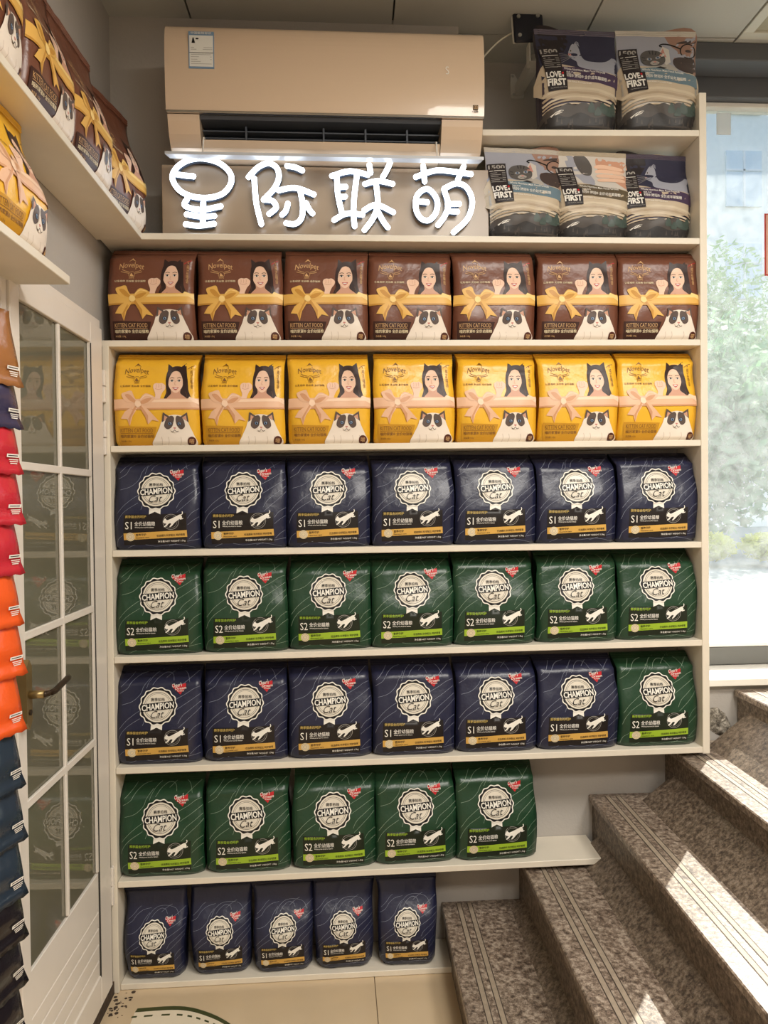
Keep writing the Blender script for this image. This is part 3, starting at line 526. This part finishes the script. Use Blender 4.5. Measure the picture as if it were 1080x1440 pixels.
# ------------------------------------------------------------------ shelving
YF = 2.2
su = tag(empty('shelf_unit', (.24, YF, 0)), 'tall cream wall shelving unit holding all the rows of cat food bags', 'shelving')
def sbox(n, d, par=su, mt='board', bev=.0012):
    return MB().box(d[0]-.24, d[1]-.24, d[2]-YF, d[3]-YF, d[4], d[5], bev).build(n, M[mt], par)
SH = {'A': (2.473, .0169, .445, 1.098, 2.546), 'B': (2.1689, .0022, -.655, 1.098, 2.362), 'C': (1.8654, .0038, -.655, 1.098, 2.362), 'D': (1.5655, .0037, -.634, 1.098, 2.362), 'E': (1.2644, -.0003, -.634, 1.098, 2.362),
      'F': (.963, .0052, -.634, 1.098, 2.362), 'G': (.6428, .0023, -.634, 1.098, 2.362), 'H': (.3169, .0055, -.634, .790, 2.362)}
for k, (z, s_, x0, x1, yb) in SH.items():
    o = MB().box(x0-.24, x1-.24, 0, yb-YF, -.009, .009, .0012).build('shelf_board', M['board'], su)
    o.location = (0, 0, z+s_*.24); o.rotation_euler = (0, -math.atan(s_), 0)
sbox('side_panel', (1.098, 1.12, YF-.001, 2.361, .634, 2.611)); sbox('side_panel', (-.653, -.635, YF-.001, 2.361, .001, 1.856))
sbox('plinth', (-.634, .335, YF+.012, 2.361, .001, .018))
pl = sbox('mending_plate', (1.0955, 1.0979, 2.26, 2.30, .785, .86), su, 'steel', 0)
for z in (.80, .845): MB().cyl((1.0955-.24, 2.28-YF, z), (1.094-.24, 2.28-YF, z), .005, 8).build('screw', M['screw'], pl)
top = lambda k, x: SH[k][0]+SH[k][1]*x+.0093
for n, (y0, z, lab, z1) in {'upper': (.5, 2.168, 'upper cream shelf along the left wall carrying brown bags', 2.222), 'lower': (.5, 1.878, 'lower cream shelf along the left wall ending above the door', 1.93)}.items():
    y1 = 2.196 if n == 'upper' else 1.625
    ws = tag(turn(empty('wall_shelf', (XL, y0, z))), lab, 'shelf'); MB().box(.001, .131, 0, y1-y0, -.009, .009, .0012).build('shelf_board', M['board'], ws)
# ------------------------------------------------------------------ bags on the shelves
def kit(bag, art, col, vs=1, name='bag'):
    body = bag.body('pouch'); body.materials.append(M[col]); seal = bag.seal('seal'); seal.materials.append(M[col])
    out = {'body': body, 'top_seal': seal, 'front_print': art.mesh('print', bag.surf, only=lambda l: l <= art.split, vs=vs)}
    if art.split < 10**6: out['foil_badge'] = art.mesh('badge', bag.surf, only=lambda l: l > art.split, vs=vs)
    return out
def put_bag(k, loc, rz, label, group, lean=0):
    o = link('cat_food_bag', k['body'], []); o.location = loc; o.rotation_euler = (lean, 0, rz); tag(o, label, 'bag', group)
    for n in ('front_print', 'foil_badge', 'top_seal'):
        if n in k:
            c = link(n, k[n], [], o)
            if n == 'foil_badge': c['label'] = 'silver foil medal'
    return o
aSS = art_champion(False, True)
aS1, aS2, aRB, aRY = art_champion(False), art_champion(True), art_ribbon(False), art_ribbon(True)
kits = {}
for i in range(3):
    kits['navy', i] = kit(Bag(.243, .272, .10, 11+i, lean=.085, crease=.845+.015*i), aS1, 'bag_navy'); kits['green', i] = kit(Bag(.243, .272, .10, 21+i, lean=.085, crease=.84+.015*i), aS2, 'bag_green')
    kits['brown', i] = kit(Bag(.243, .274, .10, 31+i, lean=.05, crease=.87+.015*i, bulge=.010), aRB, 'bag_brown'); kits['yellow', i] = kit(Bag(.238, .272, .10, 41+i, lean=.06, crease=.86+.015*i, bulge=.010), aRY, 'bag_yellow')
for i in range(2): kits['small', i] = kit(Bag(.176, .262, .075, 51+i, taper=.10, lean=.035, bulge=.014, round=.035), aSS, 'bag_navy')
ORD = ['leftmost', 'second from left', 'third from left', 'fourth from left', 'third from right', 'second from right', 'rightmost']
OR5 = ['leftmost', 'second from left', 'middle', 'second from right', 'rightmost']
ORD6 = ['leftmost', 'second from left', 'third from left', 'fourth from left', 'second from right', 'rightmost']
rows = [('C', 'brown', [-.516, -.265, -.017, .230, .479, .732, .980], 'brown cat food bag, %s in the row below the neon sign', 'brown ribbon bags below the neon sign'),
        ('D', 'yellow', [-.506, -.260, -.012, .238, .485, .731, .974], 'yellow cat food bag, %s in the all-yellow row', 'yellow ribbon bags in one row'),
        ('E', 'navy', [-.512, -.263, -.017, .231, .479, .725, .974], 'navy bag, %s in the row right under the yellow bags', 'navy bags under the yellow row'),
        ('F', 'green', [-.512, -.262, -.017, .226, .472, .724, .972], 'green bag, %s in the row between two navy rows', 'green bags in the upper green row'),
        ('G', 'navy', [-.517, -.268, -.020, .227, .475, .723], 'navy bag, %s of six in the row between green rows', 'navy bags between the green rows'),
        ('G', 'green', [.972], 'green cat food bag at the right end of the otherwise navy row', None),
        ('H', 'green', [-.514, -.264, -.012, .230, .474], 'green bag, %s of five on the short lower shelf', 'green bags on the short lower shelf')]
rr = random.Random(4); vi = 0
for sh, kind, X, lab, grp in rows:
    for i, x in enumerate(X):
        nm = (ORD if len(X) == 7 else ORD6 if len(X) == 6 else OR5)[i] if len(X) > 1 else ''
        put_bag(kits[kind, (i*2+vi) % 3], (x, YF+.014+rr.uniform(0, .006), top(sh, x)), rr.uniform(-.025, .025), lab % nm if '%' in lab else lab, grp)
    vi += 1
for i, x in enumerate([-.541, -.349, -.166, .013, .201]):
    put_bag(kits['small', i % 2], (x, YF+.026+rr.uniform(0, .008), .0185), rr.uniform(-.05, .05), 'small navy pouch, %s of five on the bottom board near the floor' % OR5[i], 'small navy pouches at the bottom')
LV = [('adult', 'bag_purple', .744, 'A', .325, .0, 'dark purple cat food pouch beside the black mounting plate, topmost shelf', .02), ('teal', 'bag_teal', .987, 'A', .325, .0, 'pale pouch picturing a kitten and a bespectacled face, topmost shelf', -.02),
      ('teal', 'bag_teal', .578, 'B', .282, 0, 'pale teal-banded pouch picturing a kitten, right beside the neon sign', .06), ('hand', 'bag_olive', .790, 'B', .282, .014, 'grey-beige pouch with brown band, middle of three right of the neon sign', .05), ('adult', 'bag_purple', .988, 'B', .282, .028, 'purple-banded pouch at the right end of the shelf beside the neon sign', .03)]
for i, (kd, col, x, sh, hh, dy, lab, rz) in enumerate(LV):
    b = Bag(.232 if sh == 'A' else .222, hh, .08, 61+i, taper=.16, lean=.04, bulge=.012, round=.03)
    put_bag(kit(b, art_love(kd), col), (x, YF+.018+dy, top(sh, x)), rz, lab, 'pouches right of the air conditioner')
lb = [kit(Bag(.245, .335, .085, 71+i, lean=.055, bulge=.008), aRB, 'bag_brown', .84) for i in range(2)]
ly = kit(Bag(.24, .27, .085, 81, lean=.05, bulge=.01), aRY, 'bag_yellow'); lbb = kit(Bag(.24, .27, .085, 75, lean=.05), aRB, 'bag_brown')
Q = [(lb[0], (-.552, 2.10, 2.1775), R(79), 'brown ribbon bag in the left corner, at the far end of the upper left shelf'), (lb[1], (-.546, 1.83, 2.1775), R(88), 'brown ribbon bag, second from the far end of the upper left shelf'), (lb[0], (-.546, 1.575, 2.1775), R(90), 'brown ribbon bag, third from the far end of the upper left shelf'), (lb[1], (-.546, 1.32, 2.1775), R(90), 'brown ribbon bag nearest the camera on the upper left shelf'),
     (ly, (-.55, 1.42, 1.8875), R(89), 'yellow ribbon bag at the end of the lower left shelf above the door'), (lbb, (-.55, 1.165, 1.8875), R(90), 'dark brown bag at the left frame edge on the lower left shelf')]
for k, loc, rz, lab in Q: turn(put_bag(k, loc, rz, lab, 'ribbon bags on the left wall shelves'))
# ------------------------------------------------------------------ air conditioner
ac = tag(empty('air_conditioner', (0, 2.362, 2.39)), 'champagne gold wall air conditioner above the neon sign', 'air conditioner')
def A_(n, mb, mt, par=ac, smooth=False):
    bmesh.ops.translate(mb.b, verts=mb.b.verts, vec=(0, -2.362, -2.39)); return mb.build(n, M[mt], par, smooth)
ax0, ax1 = -.452, .439
prof = [(y, z) for y, z in [(2.17, 2.742)]+[tuple(p[:2]) for p in spl([(2.162, 2.738, 0), (2.145, 2.722, 0), (2.136, 2.68, 0), (2.134, 2.60, 0), (2.137, 2.54, 0), (2.142, 2.497, 0)], 4)]+[(2.152, 2.495), (2.18, 2.52), (2.18, 2.742)]]
A_('front_panel', MB().prism(prof, 'X', ax0, ax1), 'champagne')
A_('housing', MB().box(ax0+.003, ax1-.003, 2.181, 2.361, 2.50, 2.741), 'champagne')
A_('chrome_strip', MB().box(ax0+.002, ax1-.002, 2.139, 2.15, 2.489, 2.4945), 'chrome')
low = [(2.146, 2.488), (2.150, 2.47), (2.163, 2.44), (2.185, 2.412), (2.215, 2.397), (2.36, 2.392), (2.36, 2.499), (2.16, 2.488)]
A_('side_cheek', MB().prism(low, 'X', ax0+.003, -.362), 'champagne'); A_('side_cheek', MB().prism(low, 'X', .318, ax1-.003), 'champagne')
A_('air_duct', MB().prism([(2.24, 2.488), (2.22, 2.43), (2.235, 2.40), (2.36, 2.40), (2.36, 2.498)], 'X', -.362, .318), 'duct')
A_('lower_flap', MB().prism([(2.175, 2.432), (2.183, 2.413), (2.205, 2.396), (2.24, 2.391), (2.36, 2.391), (2.36, 2.399), (2.235, 2.399), (2.205, 2.412), (2.19, 2.432)], 'X', -.360, .316), 'champagne')
A_('inlet_lip', MB().prism([(2.152, 2.489), (2.24, 2.489), (2.24, 2.481), (2.16, 2.481)], 'X', -.361, .317), 'vane')
for z in (2.462, 2.442): A_('louvre_vane', MB().box(-.36, .316, 2.19, 2.215, z, z+.0035), 'vane')
for x in (-.24, -.02, .10, .22): A_('vane_clip', MB().box(x, x+.005, 2.186, 2.20, 2.436, 2.476), 'vane')
df = A_('air_deflector', MB().prism([(2.118, 2.372), (2.124, 2.3735), (2.19, 2.388), (2.19, 2.384), (2.124, 2.366), (2.118, 2.364)], 'X', -.452, .432), 'defl'); df['label'] = 'white plastic wind deflector'
for x in (-.355, .305): A_('hook_rod', MB().cyl((x, 2.15, 2.376), (x, 2.172, 2.435), .0022, 6).cyl((x, 2.172, 2.435), (x, 2.215, 2.452), .0022, 6), 'white', df)
fy = 2.1335
e = A_('energy_label', MB().box(-.386, -.3165, fy-.001, fy+.004, 2.607, 2.708), 'blue'); A_('label_sheet', MB().box(-.3835, -.319, fy-.0016, fy-.001, 2.612, 2.697), 'paper', e)
lab = Art(0, 64, 0, 100)
lab.text('中国能效标识', 6, 58, 1.5, 8, 'white', .01); lab.poly([(8, 32), (11, 17), (13, 17), (17, 32)], 'ink', True); lab.ell(22, 20, 4, 2.4, 'ink', 10); lab.line([(2, 58), (62, 58)], 1.4, 'ink', 0)
for y, x0, x1 in ((44, 6, 14), (44, 38, 60), (49, 6, 20), (49, 36, 60), (63, 6, 56), (69, 6, 26), (69, 54, 58), (76, 6, 22), (76, 54, 58), (82, 6, 30), (88, 6, 58)): lab.line([(x0, y), (x1, y)], 1.2, 'greytext', 0)
def flat(x0, x1, z0, z1, y): return lambda u, v: (Vector((x0+(x1-x0)*u, y+2.362-2.362, z0+(z1-z0)*v)), Vector((0, -1, 0)))
def ac_print(n, art, x0, x1, z0, z1, y, par):
    me = art.mesh(n, flat(x0, x1, z0-2.39, z1-2.39, y-2.362), 1, 1, .0003); return link(n, me, [], par)
ac_print('label_print', lab, -.386, -.3165, 2.607, 2.708, fy-.0016, e)
lg = Art(0, 40, 0, 40); lg.poly([(12, 2), (34, 2), (34, 24), (12, 24)], 'ink', True); lg.text('田', 15, 31, 5, 21, 'goldtext', .01); lg.text('10年', 8, 36, 28, 37, 'ink', .02)
ac_print('warranty_mark', lg, .398, .425, 2.503, 2.527, 2.1375, ac)
sw = Art(0, 20, 0, 30); sw.line([(15, 5), (8, 4), (5, 9), (10, 14), (15, 19), (12, 25), (5, 25)], 3, 'white'); ac_print('indicator_mark', sw, .325, .341, 2.605, 2.632, 2.1325, ac)
# ------------------------------------------------------------------ neon sign
ns = tag(empty('neon_sign', (0, 2.232, 2.1785)), 'lit white neon sign of four Chinese characters on a panel under the air conditioner', 'sign')
sp_ = MB().box(-.486, .468, 0, .004, 0, .2065, .001).build('sign_panel', M['acrylic'], ns)
PX = lambda px, py: (-.4875+(px-226.5)*(.9565/462.5), (332.5-(px-227)*-.0045-py)*.2245/109.5+.0005*0)
CH = {'first_character': (220, 4.5, [([(110, 250), (140, 185), (210, 140), (300, 128), (400, 155), (465, 215), (470, 280), (420, 345), (330, 372), (230, 365), (150, 325)], 1), ([(120, 225), (180, 235), (240, 240)], 0), ([(200, 380), (182, 420), (235, 443), (300, 447), (405, 425)], 0), ([(195, 478), (280, 490), (365, 486)], 0), ([(188, 540), (270, 548), (362, 535)], 0), ([(298, 400), (296, 470), (292, 535)], 0)]),
      'second_character': (220, 4.5, [([(580, 240), (640, 178), (705, 152), (755, 180), (768, 240), (738, 310), (672, 380)], 0), ([(672, 382), (725, 388), (748, 430), (705, 470)], 0), ([(615, 250), (625, 400), (655, 535)], 0), ([(820, 168), (870, 175), (915, 195)], 0), ([(765, 322), (870, 305), (985, 345)], 0), ([(900, 320), (915, 420), (905, 495), (865, 532), (810, 528)], 0), ([(822, 405), (808, 450), (785, 475)], 0), ([(935, 400), (955, 440), (975, 465)], 0)]),
      'third_character': (450, 4.32, [([(62, 218), (170, 188), (280, 208)], 0), ([(92, 220), (97, 330), (120, 445)], 0), ([(213, 212), (195, 350), (190, 450), (196, 522)], 0), ([(108, 285), (145, 283)], 0), ([(112, 345), (140, 342)], 0), ([(72, 485), (150, 445), (245, 452)], 0), ([(290, 150), (297, 195)], 0), ([(418, 130), (395, 180), (370, 222)], 0), ([(262, 265), (340, 245), (430, 262)], 0), ([(328, 255), (338, 380), (310, 470), (255, 545)], 0), ([(255, 425), (330, 390), (432, 435)], 0), ([(338, 430), (370, 490), (398, 528)], 0)]),
      'fourth_character': (450, 4.32, [([(572, 218), (690, 178), (800, 182), (912, 197)], 0), ([(618, 152), (626, 245)], 0), ([(868, 150), (830, 232)], 0), ([(642, 290), (580, 330), (570, 410), (600, 470), (650, 482), (695, 430), (698, 350)], 1), ([(600, 368), (640, 372)], 0), ([(745, 288), (820, 255), (885, 280), (918, 365), (888, 470), (800, 555)], 0), ([(745, 295), (768, 380), (750, 450), (705, 512)], 0), ([(765, 382), (838, 380)], 0), ([(768, 425), (825, 428)], 0)])}
for n, (bx, sc_, strokes) in CH.items():
    tb, bs = MB(), MB()
    for pts, closed in strokes:
        W = []
        for x, y in pts: X, Z = PX(bx+x/sc_, 200+y/sc_); W.append((X, 0, Z))
        W = spl(W, 5, bool(closed)) if len(W) > 2 else [Vector(p) for p in W]
        tb.tube([(p.x, -.0265, p.z) for p in W], .0078, 8, bool(closed)); bs.tube([(p.x, -.0125, p.z) for p in W], .0080, 8, bool(closed), 1.5)
        if not closed:
            for q in (W[0], W[-1]): tb.sphere((q.x, -.0265, q.z), .0078, (1, 1, 1), 8, 6)
    t = tb.build('neon_character', M['neon'], ns, True); bs.build('base_channel', M['channel'], t, True)
# ------------------------------------------------------------------ door in the left wall
dr = struct(turn(empty('door_1', (XL, 2.168, 0))))
def D_(n, d, mt='upvc', par=None, bev=.0015):
    return MB().box(d[0]-XL, d[1]-XL, d[2]-2.168, d[3]-2.168, d[4], d[5], bev).build(n, M[mt], par or dr)
xf = -.646
D_('casing', (XL+.001, xf-.006, 1.563, 1.588, .03, 1.923)); D_('casing', (XL+.001, xf-.006, 1.588, 2.166, 1.90, 1.923))
D_('stile', (XL+.002, xf, 1.590, 1.633, .04, 1.898)); D_('stile', (XL+.002, xf, 2.072, 2.164, .04, 1.898)); D_('top_rail', (XL+.002, xf, 1.634, 2.071, 1.842, 1.898)); D_('bottom_rail', (XL+.002, xf, 1.634, 2.071, .04, .125))
D_('backing', (XL+.0005, XL+.002, 1.60, 2.10, .41, 1.85), 'void', None, 0)
D_('glass_pane', (xf-.013, xf-.009, 1.634, 2.071, .408, 1.841), 'dglass', None, 0)
D_('glazing_bead', (xf-.008, xf-.002, 2.064, 2.071, .41, 1.841), 'upvc', None, 0); D_('dark_gasket', (xf-.004, xf+.0004, 2.0715, 2.0735, .12, 1.841), 'seam', None, 0)
D_('glazing_bar', (xf-.009, xf-.001, 1.848, 1.860, .41, 1.841))
for z in (1.49, 1.126, .766): D_('glazing_bar', (xf-.0088, xf-.0012, 1.634, 2.063, z-.009, z+.009))
D_('louvre_board', (XL+.003, xf-.004, 1.634, 2.071, .302, .405))
for i in range(4): D_('louvre_board', (XL+.003, xf-.004, 1.634, 2.071, .302-.0445*(i+1)+.002, .302-.0445*i-.002))
for z0, z1 in ((1.694, 1.786), (1.546, 1.643), (.263, .371)):
    hn = D_('hinge', (xf-.004, xf+.004, 2.168, 2.184, z0, (z0+z1)/2-.001)); D_('hinge_knuckle', (xf-.003, xf+.0045, 2.168, 2.184, (z0+z1)/2+.001, z1), 'upvc', hn)
hd = MB(); hd.prism([(1.583, .955), (1.597, .94), (1.61, .955), (1.61, 1.07), (1.597, 1.085), (1.583, 1.07)], 'X', xf+.0005, xf+.022)
bmesh.ops.translate(hd.b, verts=hd.b.verts, vec=(-XL, -2.168, 0)); hd = hd.build('handle_plate', M['brass'], dr); hd['label'] = 'brass handle plate'
lv = MB().cyl((xf+.020, 1.597, 1.012), (xf+.052, 1.597, 1.012), .0085, 12); bmesh.ops.translate(lv.b, verts=lv.b.verts, vec=(-XL, -2.168, 0)); lv.build('lever_stem', M['brass'], hd, True)
lv = MB().tube(spl([(xf+.050, 1.595, 1.012), (xf+.062, 1.62, 1.012), (xf+.062, 1.66, 1.016), (xf+.058, 1.715, 1.02)], 5), .0065, 8); bmesh.ops.translate(lv.b, verts=lv.b.verts, vec=(-XL, -2.168, 0)); lv.build('lever', M['brassd'], hd, True)
lv = MB().cyl((xf+.021, 1.597, .975), (xf+.025, 1.597, .975), .006, 10); bmesh.ops.translate(lv.b, verts=lv.b.verts, vec=(-XL, -2.168, 0)); lv.build('lock_cylinder', M['brassd'], hd)
# ------------------------------------------------------------------ hanging snack pouches at the left edge
ds = turn(tag(MB().box(XL+.001, XL+.003, 1.475, 1.505, .25, 1.876).build('display_strip', M['white']), 'narrow white display strip on the left wall carrying snack pouches', 'strip'))
def pack_meshes(seed):
    rr = random.Random(seed); W, HH = .112, .155; bm = bmesh.new(); NU, NV = 8, 14; G = {}
    for sd in (0, 1):
        for i in range(NU+1):
            for j in range(NV+1):
                u, v = i/NU, j/NV; t = v*HH
                e = max(0, 1-abs(2*u-1)**3)*(sm((v-.06)/.25)*(1-sm((v-.62)/.24)))
                y = -.004-.022*sm(v/.9)-(.013*e if sd == 0 else -.004*e)-(.008*sm((v-.86)/.14)); y += .003*noise.noise(Vector((u*4, v*5, seed)))*e
                x = (u-.5)*W*(1-.10*e+.06*sm((v-.8)/.2)); z = -t-(.003 if (i % 2 and j == NV) else 0)
                G[sd, i, j] = bm.verts.new((x, y+.0008*sd, z))
    for i in range(NU):
        for j in range(NV):
            bm.faces.new((G[0, i, j+1], G[0, i+1, j+1], G[0, i+1, j], G[0, i, j])); bm.faces.new((G[1, i, j], G[1, i+1, j], G[1, i+1, j+1], G[1, i, j+1]))
    for j in range(NV): bm.faces.new((G[0, 0, j], G[1, 0, j], G[1, 0, j+1], G[0, 0, j+1])); bm.faces.new((G[0, NU, j+1], G[1, NU, j+1], G[1, NU, j], G[0, NU, j]))
    for i in range(NU): bm.faces.new((G[0, i, NV], G[1, i, NV], G[1, i+1, NV], G[0, i+1, NV])); bm.faces.new((G[0, i+1, 0], G[1, i+1, 0], G[1, i, 0], G[0, i, 0]))
    for f in bm.faces: f.smooth = True
    bmesh.ops.recalc_face_normals(bm, faces=bm.faces); me = bpy.data.meshes.new('pouch'); bm.to_mesh(me); bm.free()
    return me
PK = [(547, 'pack_gold', 'brown and gold snack pouch, topmost on the left edge strip'), (605, 'pack_navy', 'dark violet snack pouch below the brown gold one'), (668, 'pack_red', 'red snack pouch, highest of the three red ones'), (737, 'pack_red', 'red snack pouch, middle of the three red ones'), (806, 'pack_red', 'red snack pouch, lowest of the three red ones'),
      (876, 'pack_orange', 'orange snack pouch, highest of the three orange ones'), (945, 'pack_orange', 'orange snack pouch, middle of the three orange ones'), (1022, 'pack_orange', 'orange snack pouch beside the door handle, lowest orange one'), (1100, 'pack_slate', 'slate blue snack pouch directly under the orange ones'), (1174, 'pack_slate', 'slate blue snack pouch, second below the orange ones'), (1248, 'pack_slate', 'slate blue snack pouch, lowest of the blue ones'),
      (1308, 'pack_black', 'black snack pouch, highest of the three black ones'), (1374, 'pack_black', 'black snack pouch, middle of the three black ones'), (1442, 'pack_black', 'black snack pouch, lowest on the left edge strip')]
lp = Art(0, 30, 0, 30); lp.poly([(0, 2), (30, 2), (30, 11), (0, 11)], 'white', True); lp.line([(6, 17), (29, 17)], 2.4, 'white', 0); lp.line([(8, 22), (29, 22)], 2.4, 'white', 0); lp.line([(10, 27), (27, 27)], 2.4, 'white', 0); lp.line([(3, 6.5), (27, 6.5)], 2.5, 'tag', 0)
lpm = lp.mesh('pouch_label', lambda u, v: (Vector((.016+.032*u, -.0285-.003*v, -.137+.022*v)), Vector((0, -1, 0))), 1, 1, .001)
pms = {}
for i, (yb_, col, lb_) in enumerate(PK):
    if col not in pms: pms[col] = pack_meshes(len(pms)+1); pms[col].materials.append(M[col])
    o = link('snack_pouch', pms[col], []); zt = 1.405-(yb_-712)/699+.155
    o.location = (XL+.016, 1.500-.0022*i+.004*math.sin(i*2.3), zt); o.rotation_euler = (0, 0, R(73+4*math.sin(i*1.7))); tag(o, lb_, 'pouch', 'snack pouches on the left edge strip')
    link('pouch_label', lpm, [], o); turn(o)
# ------------------------------------------------------------------ bracket with black plate, cable
br = tag(empty('mounting_bracket', (.636, 2.549, 2.80)), 'white wall bracket ending in a black square plate with four screws', 'bracket')
def B_(n, mb, mt, par=br):
    bmesh.ops.translate(mb.b, verts=mb.b.verts, vec=(-.636, -2.549, -2.80)); return mb.build(n, M[mt], par)
wp = B_('wall_plate', MB().prism([(.612, 2.845), (.625, 2.845), (.657, 2.79), (.657, 2.766), (.614, 2.766), (.611, 2.80)], 'Y', 2.541, 2.5495), 'steelw')
for x, z in ((.619, 2.836), (.622, 2.776), (.650, 2.776)): B_('screw', MB().cyl((x, 2.5405, z), (x, 2.538, z), .004, 8), 'screw', wp)
B_('arm', MB().prism([(2.541, 2.772), (2.541, 2.806), (2.35, 2.788), (2.325, 2.785), (2.325, 2.752), (2.36, 2.748)], 'X', .626, .650), 'steelw')
lp_ = MB()
for d in ((.613, .617, 2.3, 2.335, 2.752, 2.81), (.642, .646, 2.3, 2.335, 2.752, 2.81), (.613, .646, 2.3, 2.335, 2.748, 2.752)): lp_.box(*d)
B_('swivel_loop', lp_, 'steelw')
T = Matrix.Translation((.61, 2.305, 2.853)) @ Matrix.Rotation(R(-4), 4, 'Y')
bp = B_('back_plate', MB().box(-.049, .049, 0, .006, -.045, .049, .002, T), 'steelw'); B_('black_plate', MB().box(-.046, .046, -.012, -.0005, -.048, .046, .004, T), 'black', bp)
for x in (-.03, .03):
    for z in (-.029, .027): B_('screw', MB().cyl(T @ Vector((x, -.0125, z)), T @ Vector((x, -.016, z)), .0058, 10), 'screw', bp)
tag(MB().tube(spl([(.438, 2.345, 2.715), (.475, 2.34, 2.775), (.53, 2.335, 2.83), (.585, 2.325, 2.858), (.60, 2.318, 2.858)], 6), .0028, 6).build('power_cable', M['cable'], None, True), 'thin white cable from the air conditioner to the black plate', 'cable')
